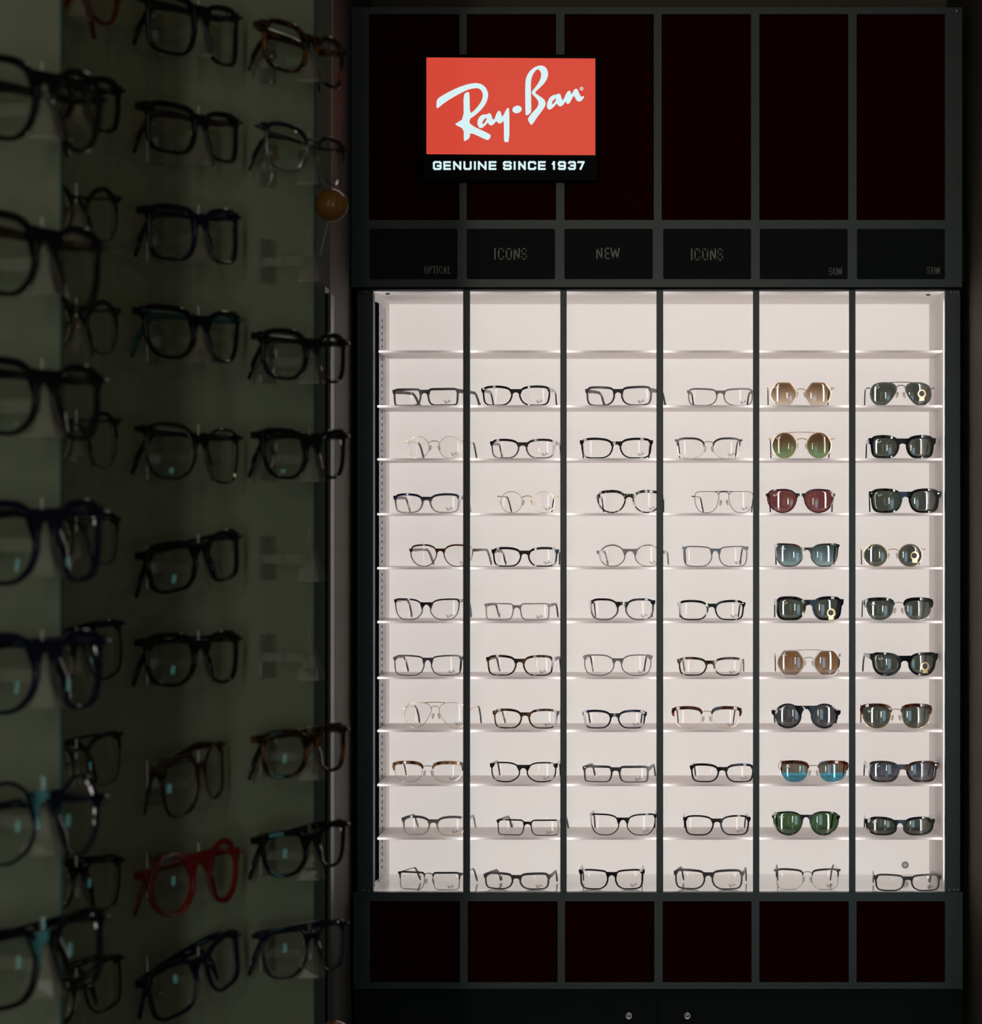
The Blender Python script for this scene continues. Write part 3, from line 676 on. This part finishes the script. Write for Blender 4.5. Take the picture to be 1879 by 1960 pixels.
    for s in (-1, 1):
        x0 = s*(W/2-.0022); y0 = yw(W/2)+.0085; path = []; hs = []; tk = []
        if not folded:
            back = .088*tlen; zt_ = .0032
            prof = [(0, 0), (.02, 0), (.05, .0005), (back, 0), (back+.010, -.0035), (back+.020, -.0105), (back+.030, -.0205), (back+.036, -(zh-zt_)+.004), (back+.0375, -(zh-zt_))]
            Lh = [.0030, .0030, .0024, .0024, .0026, .0030, .0034, .0034, .0020]
            if kind == 'bold': Lh = [.0055, .0052, .0042, .0036, .0034, .0036, .0038, .0036, .002]
            if kind == 'acetate': Lh = [.0038, .0036, .0030, .0027, .0028, .0031, .0035, .0034, .0020]
            ntip = 4 if thin_t else 99
            pts3 = [(x0-s*splay*(y/.12)**1.4, y0+y, zh+dz) for y, dz in prof]
            if thin_t:
                Lh = [.0011, .0010, .0009, .0009]; Lh2 = [.0014, .0022, .0028, .0032, .0032, .0018]
                t1 = MB(); sweep_t(t1, pts3[:4], Lh, .0007, s); tp = t1.build('temple', bm or tm, root)
                t2 = MB(); sweep_t(t2, pts3[3:], Lh2, .0011, s); t2.build('temple_tip', tm if tm is not fm or club or half else M['charcoal'], tp)
            else:
                t1 = MB(); sweep_t(t1, pts3, Lh, .0013, s); t1.build('temple', tm, root)
        else:
            # folded flat behind the front, one over the other
            off = .012+(.0065 if s > 0 else 0)
            ln_ = W*.86; prof = [(0, 0, -.004), (.006, 0, off*.8), (.014, 0, off), (ln_*.55, .0, off), (ln_*.80, -.002, off), (ln_*.90, -.010, off+.001), (ln_*.97, -.022, off+.002), (ln_*1.02, -.036, off+.003)]
            hw = [.0034, .0034, .0032, .0026, .0028, .0030, .0034, .0022] if not thin_t else [.0012, .0012, .0012, .0012, .0022, .0028, .0030, .0018]
            pts3 = [(s*(W/2-.001)-s*u, yw(W/2)*.55+y+.004, zh+dz) for u, dz, y in prof]
            t1 = MB()
            t1.tube(pts3, [h*.38 for h in hw] if False else hw, 8, ry=[h*.42 for h in hw]); t1.build('temple', tm, root, smooth=True)
    return dict(cx=cx, cz=cz, a=a, b=b, zh=zh, top=top)
def sweep_t(mb, pts, hs, th, s):
    vs = []; m_ = len(pts)
    for i, p in enumerate(pts):
        a = Vector(pts[max(0, i-1)]); b = Vector(pts[min(m_-1, i+1)]); t = (b-a).normalized(); u = Vector((1, 0, 0)); w = t.cross(u).normalized()
        if w.z < 0: w = -w
        P_ = Vector(p); h = hs[i]; c = th*.45
        for du, dw in ((-th, -h+c), (-th+c, -h), (th-c, -h), (th, -h+c), (th, h-c), (th-c, h), (-th+c, h), (-th, h-c)): vs.append(P_+u*du+w*dw)
    f = []
    for i in range(m_-1):
        for q in range(8): f.append((i*8+q, i*8+(q+1) % 8, (i+1)*8+(q+1) % 8, (i+1)*8+q))
    f += [tuple(range(8)), tuple((m_-1)*8+q for q in range(7, -1, -1))]
    mb.add(vs, f)

# row, bay, xl, xr, yt, yb, shape, kind, frame mat, lens, yaw(deg, back end swings to the right), description, extras
E = 'eyeglasses'; S_ = 'sunglasses'
T = [
 (0,0,746,878,739,773,'narrow','acetate','charcoal','clear',16,'charcoal rectangular',dict(tlen=1.05)),
 (1,0,772,889,833,876,'round','metal','palegold','clear',9,'thin gold round wire',dict(rt=.001)),
 (2,0,750,882,942,980,'way','acetate','navyclear','clear',7,'navy topped rectangular clear bottomed',{}),
 (3,0,779,906,1041,1084,'panto','thin','browngrey','clear',14,'brown and grey rounded',dict(tm='smoke',rt=.0034)),
 (4,0,751,881,1145,1187,'cat','thin','blackclear','clear',8,'thin black upswept',dict(rt=.0032)),
 (5,0,751,886,1254,1294,'rect','thin','charcoal','clear',1,'thin charcoal rectangular',dict(rt=.003,splay=.014,tm='black')),
 (6,0,766,900,1346,1396,'aviator','metal','palegold','clear',8,'thin gold aviator',dict(bar=True)),
 (7,0,750,887,1459,1499,'club','club','tortlight','clear',4,'mottled grey and clear browline',dict(bm='silver')),
 (8,0,766,892,1563,1601,'way','acetate','greyclear','clear',7,'grey to beige rectangular',{}),
 (9,0,758,883,1669,1702,'narrow','half','blackmetal','clear',12,'black and gunmetal rectangular metal',dict(bm='gunmetal')),

 (0,1,919,1055,736,775,'way','acetate','black','clear',5,'glossy black rectangular with silver corner dots',dict(rivet=True)),
 (1,1,936,1064,839,877,'way','acetate','blackclear','clear',5,'black rectangular',{}),
 (2,1,951,1068,939,981,'round','metal','gold','clear',1,'thin gold round wire',dict(splay=.016,tm='brown')),
 (3,1,939,1069,1046,1084,'way','acetate','black','clear',4,'glossy black rectangular',dict(splay=.010)),
 (4,1,925,1053,1155,1188,'narrow','thin','smoke','clear',7,'translucent grey narrow rectangular',dict(tm='charcoal')),
 (5,1,928,1061,1254,1294,'way','acetate','tort','clear',6,'dark tortoiseshell rectangular',dict(tm='charcoal')),
 (6,1,941,1069,1358,1396,'way','acetate','tort','clear',5,'tortoiseshell soft rectangular',dict(rivet=True)),
 (7,1,936,1067,1460,1499,'square','acetate','black','clear',3,'black square with thin rims',dict(rt=.003,rs=.0026)),
 (8,1,948,1071,1571,1602,'narrow','thin','black','clear',8,'black narrow rectangular',dict(rt=.003)),
 (9,1,923,1053,1669,1702,'rect','acetate','charcoal','clear',8,'charcoal rectangular',dict(splay=.008)),

 (0,2,1117,1248,737,775,'rect','acetate','charcoal','clear',13,'black rectangular',{}),
 (1,2,1109,1250,837,877,'way','acetate','black','clear',-1,'large black rectangular',{}),
 (2,2,1139,1269,938,982,'panto','acetate','havana','clear',3,'black and white mottled rounded',dict(rt=.0055)),
 (3,2,1140,1271,1043,1086,'round','thin','smoke','clear',6,'translucent grey round',dict(rt=.0028)),
 (4,2,1126,1254,1147,1189,'square','acetate','blackclear','clear',1,'black soft square',dict(rt=.0042,splay=.006)),
 (5,2,1115,1249,1253,1294,'square','thin','grey','clear',0,'grey translucent square',dict(splay=.014,tm='charcoal')),
 (6,2,1114,1238,1361,1397,'way','acetate','blue','clear',0,'navy blue rectangular',dict(splay=.010,rivet=True)),
 (7,2,1113,1243,1468,1500,'narrow','acetate','charcoal','clear',7,'black narrow rectangular',dict(rivet=True,rb=.0018)),
 (8,2,1127,1257,1560,1602,'cat','thin','black','clear',1,'black upswept square',dict(rt=.0032)),
 (9,2,1107,1234,1662,1701,'rect','acetate','black','clear',0,'glossy black square',dict(rt=.0034)),

 (0,3,1314,1443,741,775,'rect','thin','grey','clear',1,'matt grey rectangular',dict(rt=.0032,tm='charcoal',splay=.010)),
 (1,3,1291,1421,839,878,'square','half','blackmetal','clear',0,'thin black and silver metal',dict(bm='silver',splay=.008,tm='black')),
 (2,3,1323,1447,940,982,'pilot','metal','gunmetal','clear',4,'thin grey double bridge metal',dict(bar=True,splay=.012,tm='black')),
 (3,3,1305,1433,1046,1086,'rect','thin','bluegrey','clear',-1,'thin blue grey rectangular',dict(splay=.008)),
 (4,3,1296,1427,1150,1189,'way','acetate','black','clear',-1,'glossy black soft rectangular',dict(splay=.006,rivet=True)),
 (5,3,1295,1423,1258,1294,'way','acetate','tort','clear',4,'dark tortoiseshell rectangular',dict(rivet=True,tm='smoke')),
 (6,3,1286,1419,1353,1395,'club','club','tortred','clear',0,'red tortoiseshell browline',dict(bm='palegold',splay=.010)),
 (7,3,1319,1445,1463,1499,'way','acetate','black','clear',3,'black rectangular with clear inner side',{}),
 (8,3,1307,1437,1562,1601,'way','acetate','black','clear',-1,'black flared rectangular',dict(rt=.0034)),
 (9,3,1288,1423,1662,1701,'rect','acetate','charcoal','clear',6,'large charcoal rectangular',{}),

 (0,4,1468,1597,729,774,'hex','metal','gold','brown',0,'gold hexagonal brown gradient',dict(tm='brown')),
 (1,4,1471,1597,828,878,'round','metal','gold','greengrad',1,'gold round double bridge green lensed',dict(bar=True)),
 (2,4,1465,1598,935,981,'panto','thin','darkred','redbrown',3,'dark frame red brown lensed',dict(rt=.003)),
 (3,4,1481,1607,1041,1086,'cat','thin','tort','blue',1,'tortoiseshell blue gradient',dict(rt=.003)),
 (4,4,1481,1615,1142,1188,'way','bold','black','green',0,'thick black square green lensed',dict(sticker=(.35,-.45))),
 (5,4,1480,1616,1243,1293,'hex','metal','white','brownmirror',1,'white double bridge brown lensed hexagonal',dict(rt=.0022,rs=.0022,rb=.0022,bar=True,bm='silver')),
 (6,4,1476,1609,1347,1395,'round','acetate','black','darkgrey',2,'black round dark grey lensed',dict(rt=.0026,rs=.0026)),
 (7,4,1490,1623,1455,1496,'club','club','tortred','bluemirror',2,'tortoiseshell browline with brown and blue lenses',dict(bm='silver')),
 (8,4,1477,1608,1555,1601,'panto','thin','black','brightgreen',1,'thin black rounded green lensed',dict(rt=.003,splay=.010)),
 (9,4,1481,1609,1662,1701,'rect','half','blackmetal','clear',0,'thin silver rectangular with black corners',dict(bm='silver',splay=.010,tm='charcoal')),

 (0,5,1659,1789,729,774,'aviator','metal','gunmetal','green',-1,'grey metal aviator green lensed',dict(bar=True,sticker=(.30,.02),B=.014)),
 (1,5,1662,1792,832,877,'way','bold','black','green',-1,'black wraparound square green lensed',{}),
 (2,5,1663,1802,934,981,'way','bold','black','green',-1,'large glossy black square green lensed',dict(rt=.005,rs=.004,rivet=True,splay=.010,fwd=.058)),
 (3,5,1646,1771,1040,1084,'round','metal','gold','green',2,'gold round green lensed',dict(sticker=(.40,-.05))),
 (4,5,1654,1786,1143,1186,'club','club','black','green',-1,'black browline green lensed',dict(bm='silver')),
 (5,5,1665,1797,1247,1292,'cat','bold','black','green',-5,'black flared square green lensed',dict(rt=.0045,rs=.004,sticker=(.25,-.25))),
 (6,5,1647,1783,1347,1394,'club','club','tortred','green',1,'tortoiseshell browline green lensed',dict(bm='gold')),
 (7,5,1658,1797,1457,1498,'way','bold','tort','greygrad',-1,'tortoiseshell grey blue gradient',dict(rt=.0035,rs=.004,rb=.003,rivet=True)),
 (8,5,1654,1790,1562,1598,'sport','acetate','black','green',1,'black narrow wraparound green lensed',dict(rt=.0045)),
 (9,5,1672,1802,1666,1699,'rect','acetate','charcoal','clear',-1,'black narrow rectangular',dict(rt=.0034,tm='brown',splay=.008,fwd=.058)),
]
bays = ['leftmost bay', 'second bay from left', 'third bay from left', 'fourth bay from left', 'fifth bay from left', 'rightmost bay']
rowsn = ['second shelf', 'third shelf', 'fourth shelf', 'fifth shelf', 'sixth shelf', 'seventh shelf', 'eighth shelf', 'ninth shelf', 'tenth shelf', 'cabinet floor']
GS = 0.088
for (r, c, xl, xr, yt, yb, shape, kind, fm, lm, yaw, desc, ex) in T:
    ex = dict(ex); d = D0+ex.pop('fwd', GS)
    W = (xr-xl)*d/F/math.cos(math.radians(yaw)); H = (yb-yt)*d/F
    sun = lm != 'clear'; word = S_ if sun else E
    z = shelf_z[r+1] if r < 9 else base_z
    root = empty(word, (X((xl+xr)/2, d), d, z+.0002), (0, 0, -math.radians(yaw)))
    nlab = '%s %s, %s, %s' % (desc, word, rowsn[r], bays[c])
    tag(root, nlab, word, 'sunglasses on the lit cabinet shelves' if sun else 'eyeglasses on the lit cabinet shelves')
    for key in ('tm', 'bm'):
        if key in ex: ex[key] = M[ex[key]]
    ex.setdefault('logo', 'white' if sun else 'dark')
    make_glasses(root, W, H, shape, kind, M[fm], lm, **ex)

# ---------------------------------------------------------------- glass display panels on the left
th = math.radians(62.0)
dirp = Vector((math.cos(th), math.sin(th), 0)); nrmp = Vector((math.sin(th), -math.cos(th), 0))   # along the panel / out of the panel
def display_panel(name, edge, length, z0, z1, label):
    root = tag(empty(name, (edge.x, edge.y, z0), (0, 0, th)), label, 'display panel')
    MB().box(-length, 0, 0, .004, 0, z1-z0).build('glass_sheet', M['panel'], root)
    MB().box(-.0015, .0012, -.0005, .0042, 0, z1-z0).build('glass_edge', M['glass_edge'], root)
    MB().box(-length, -.001, .0043, .0100, 0, z1-z0).build('backing_board', M['panel'], root)
    return root
PO = 0.048
A2 = Vector((-.3755, 2.70, 0)); A3 = A2+dirp*.162; A0 = A2-dirp*.16
B1 = Vector((P(88, 0, 1.957).x, 1.957, 0))
def edge_at(base, px):
    # point on the panel plane seen at pixel column px
    b = base-nrmp*PO; kx = (px-VX)/F; t = (kx*b.y-b.x)/(dirp.x-kx*dirp.y); return b+dirp*t
EA = edge_at(A2, 602); EB = edge_at(B1, 118)
pa = display_panel('glass_display_stand', EA, 0.62, 0.0, 2.5, 'tall green grey glass display panel with three columns of glasses, nearer the cabinet')
pb = display_panel('glass_display_stand', EB, 0.45, 0.0, 2.5, 'green grey glass display panel at far left edge of the photo')

def holder(base, zbr, label):
    """clear nose-shaped hook: local x along the panel, -y outwards; zbr is the height of the bridge it carries"""
    r = empty('nose_holder', (base.x, base.y, zbr), (0, 0, th)); tag(r, label, 'display holder', 'clear nose holders on the glass panels')
    n = MB(); prof = [(.0045, 0.000, -.004), (.0085, -.004, -.013), (.0120, -.008, -.024), (.0155, -.011, -.035)]
    vs = []; f = []
    for hw, yf, z in prof: vs += [(-hw, .006, z), (-hw*.35, yf, z), (hw*.35, yf, z), (hw, .006, z)]
    for i in range(3):
        for q in range(4): a = i*4+q; b_ = i*4+(q+1) % 4; f.append((a, b_, b_+4, a+4))
    f += [(0, 1, 2, 3), (15, 14, 13, 12)]
    n.add(vs, f).build('nose', M['acrylic'], r, bevel=.0008)
    MB().box(-.003, .003, .006, PO-.003, -.020, -.012).build('arm', M['acrylic'], r)
    MB().tube([(0, .003, -.003), (0, .003, .012)], .0016, 8).build('pin', M['acrylic'], r)
    pl = MB().box(-.012, .012, PO-.0030, PO-.0002, -.034, .004).build('back_plate', M['acrylic'], r, bevel=.001)
    for z in (-.030, 0.0):
        MB().lathe([(.0001, -.0014), (.0014, -.001), (.0016, 0)], (0.006 if z else -.004, PO-.0031, z), 'y', 10).build('screw', M['screw'], pl)
    return r
def hang(base, py, shape, kind, fm, W, H, roll, desc, where, yaw=0, lm='demo', **ex):
    W *= .935
    z = EYE-(py-VY)/F*base.y
    Rz = th+math.radians(yaw); root = empty('eyeglasses', (0, 0, 0), (0, math.radians(roll), Rz))
    R = Euler((0, math.radians(roll), Rz)).to_matrix(); off = H-.010
    root.location = Vector((base.x, base.y, z))-R @ Vector((0, .0, off))
    tag(root, '%s eyeglasses, %s' % (desc, where), 'eyeglasses', 'eyeglasses hanging on the glass panels')
    for key in ('tm', 'bm'):
        if key in ex: ex[key] = M[ex[key]]
    make_glasses(root, W, H, shape, kind, M[fm], lm, folded=True, logo=None, **ex)
    holder(base, z-.001, 'clear holder carrying the %s eyeglasses' % desc)
# middle column of the farther panel
mid = [(22,'rect','acetate','black',.140,.050,0,'black square','topmost of middle column',0,{}),
 (228,'rect','acetate','black',.140,.042,0,'black rectangular, brown tipped','second from top in middle column',0,dict(tm='brown')),
 (418,'rect','acetate','blue',.138,.046,-2,'dark blue rectangular','third from top in middle column',0,{}),
 (612,'cat','acetate','black',.146,.044,0,'black with teal temples','fourth from top in middle column',0,dict(tm='teal')),
 (838,'square','thin','black',.142,.046,2,'thin black greyish square','fifth from top in middle column',0,{}),
 (1048,'way','acetate','black',.142,.042,-7,'black tilted wide','sixth from top in middle column',0,{}),
 (1232,'square','acetate','black',.142,.044,0,'black blue square','seventh from top in middle column',0,{}),
 (1462,'square','thin','brown',.136,.046,-8,'brown twisted sideways','eighth from top in middle column',12,{}),
 (1640,'round','acetate','red',.144,.054,-4,'bright red round','ninth from top in middle column',0,dict(rt=.0045,rs=.0045,rb=.004)),
 (1838,'way','acetate','blue',.142,.046,-12,'dark blue tilted rectangular','lowest in middle column',0,{})]
for py, sh, kd, fm, W, H, roll, desc, where, yaw, ex in mid: hang(A2, py, sh, kd, fm, W, H, roll, desc, where, yaw, **ex)
rt_ = [(78,'square','acetate','tort',.138,.044,4,'dark tortoiseshell','topmost of column beside panel edge',{}),
 (275,'square','half','blackmetal',.136,.040,4,'thin black half rim metal','second from top at panel edge',dict(bm='gunmetal')),
 (655,'square','acetate','black',.142,.044,0,'black glossy square','beside panel edge, above the upswept pair',{}),
 (842,'cat','acetate','black',.142,.044,-1,'black upswept square','at panel edge, below the glossy square pair',{}),
 (1412,'square','acetate','tort',.142,.042,-1,'brown tortoiseshell','at panel edge, below two empty holders',{}),
 (1603,'cat','acetate','black',.142,.040,-2,'black wide temple','at panel edge, second from bottom',{}),
 (1790,'square','thin','blue',.140,.044,1,'thin dark blue','lowest at panel edge',{})]
for py, sh, kd, fm, W, H, roll, desc, where, ex in rt_: hang(A3, py, sh, kd, fm, W, H, roll, desc, where, 0, **ex)
for py, w in ((463, 'upper empty clear acrylic holder at the edge of the green panel'), (1035, 'empty clear acrylic holder at panel edge, below black upswept glasses'), (1224, 'empty clear acrylic holder at panel edge, above brown tortoiseshell glasses')):
    holder(A3, EYE-(py-VY)/F*A3.y, w)
back = [(-52,'round','acetate','red',.140,.046,0,'red rimmed cropped',{}),
 (160,'square','acetate','black',.140,.044,0,'black square half hidden',{}),
 (378,'round','half','blackmetal',.132,.042,0,'thin dark round half rim',{}),
 (597,'round','half','blackmetal',.132,.042,0,'thin dark rounded half rim',{}),
 (812,'round','half','brown',.132,.044,0,'thin brown round',dict(bm='gunmetal')),
 (1008,'square','half','blackmetal',.130,.040,0,'small dark metal square',{}),
 (1228,'square','thin','black',.142,.046,-8,'black tilted square',{}),
 (1442,'square','half','blackmetal',.140,.040,-5,'dark half rim tilted',{}),
 (1665,'square','thin','black',.140,.044,2,'thin black square',{}),
 (1882,'rect','thin','black',.140,.040,-6,'thin black rectangular cropped at bottom',{})]
ordw = ['topmost', 'second', 'third', 'fourth', 'fifth', 'sixth', 'seventh', 'eighth', 'ninth', 'lowest']
for i, (py, sh, kd, fm, W, H, roll, desc, ex) in enumerate(back):
    hang(A0, py, sh, kd, fm, W, H, roll, desc, '%s of dark column behind the near panel' % ordw[i] if i in (0, 9) else '%s down, dark column behind near panel' % ordw[i], 0, **ex)
near = [(152,'panto','acetate','black',.144,.050,0,'large black rounded',{}),
 (450,'square','acetate','black',.142,.050,3,'large black brown square',dict(tm='brown')),
 (722,'square','acetate','black',.140,.046,1,'large black square',{}),
 (988,'square','acetate','blue',.142,.050,-1,'large dark blue square',{}),
 (1240,'square','acetate','blue',.146,.048,0,'large navy square',{}),
 (1520,'round','thin','blue',.142,.050,0,'thin navy round',dict(rt=.0026)),
 (1792,'way','acetate','black',.146,.048,-3,'large black flared',{})]
for i, (py, sh, kd, fm, W, H, roll, desc, ex) in enumerate(near):
    hang(B1, py, sh, kd, fm, W, H, roll, desc, '%s of near column at left edge' % ['topmost', 'second', 'third', 'fourth', 'fifth', 'sixth', 'lowest'][i], 0, **ex)

# dark narrow post behind the edge of the panel
d = 4.2
post = tag(empty('display_post', (X(618, d), d, 0)), 'dark upright post behind the green panel edge', 'post')
bx('post_body', M['post'], X(600, d), X(622, d), d, d+.05, 0, Z(548, d), post)
bx('post_edge', M['post'], X(625, d), X(632, d), d+.004, d+.05, 0, Z(560, d), post, bevel=.001)
bx('post_web', M['channel'], X(622, d), X(625, d), d+.01, d+.05, 0, Z(560, d), post)

# amber ball on its string
d = 3.6
for cy, r_, lab in ((392, 32, 'amber lacquered ball hanging on thin string beside green panel'), (1990, 36, 'amber ball at bottom edge of photo below the dark post')):
    c = P(634 if cy < 1000 else 640, cy, d); R_ = r_/F*d
    rt2 = tag(empty('hanging_ball', (c.x, c.y, c.z)), lab, 'ball', 'amber balls on string')
    prof = [(max(.0002, R_*math.sin(PI*i/20)), -R_*math.cos(PI*i/20)) for i in range(21)]
    MB().lathe(prof, (0, 0, 0), 'z', 40).build('ball', M['amber'], rt2, smooth=True)
    if cy < 1000:
        top_ = P(636, 300, d)-c; e1 = P(612, 490, d)-c; b1 = P(628, 424, d)-c
        MB().tube([(top_.x, 0, 1.2), tuple(top_), (top_.x*.5, 0, R_)], .0005, 6).build('string', M['string'], rt2)
        MB().tube([(b1.x, 0, b1.z), (e1.x, 0, e1.z)], .0006, 6).build('string', M['string'], rt2)
        arc = [(R_*1.02*math.cos(math.radians(t)), -.004, R_*1.02*math.sin(math.radians(t))) for t in range(-100, 5, 7)]  # thin white crescent around the lower right of the ball
        MB().tube(arc, .0005, 6).build('string', M['string'], rt2)
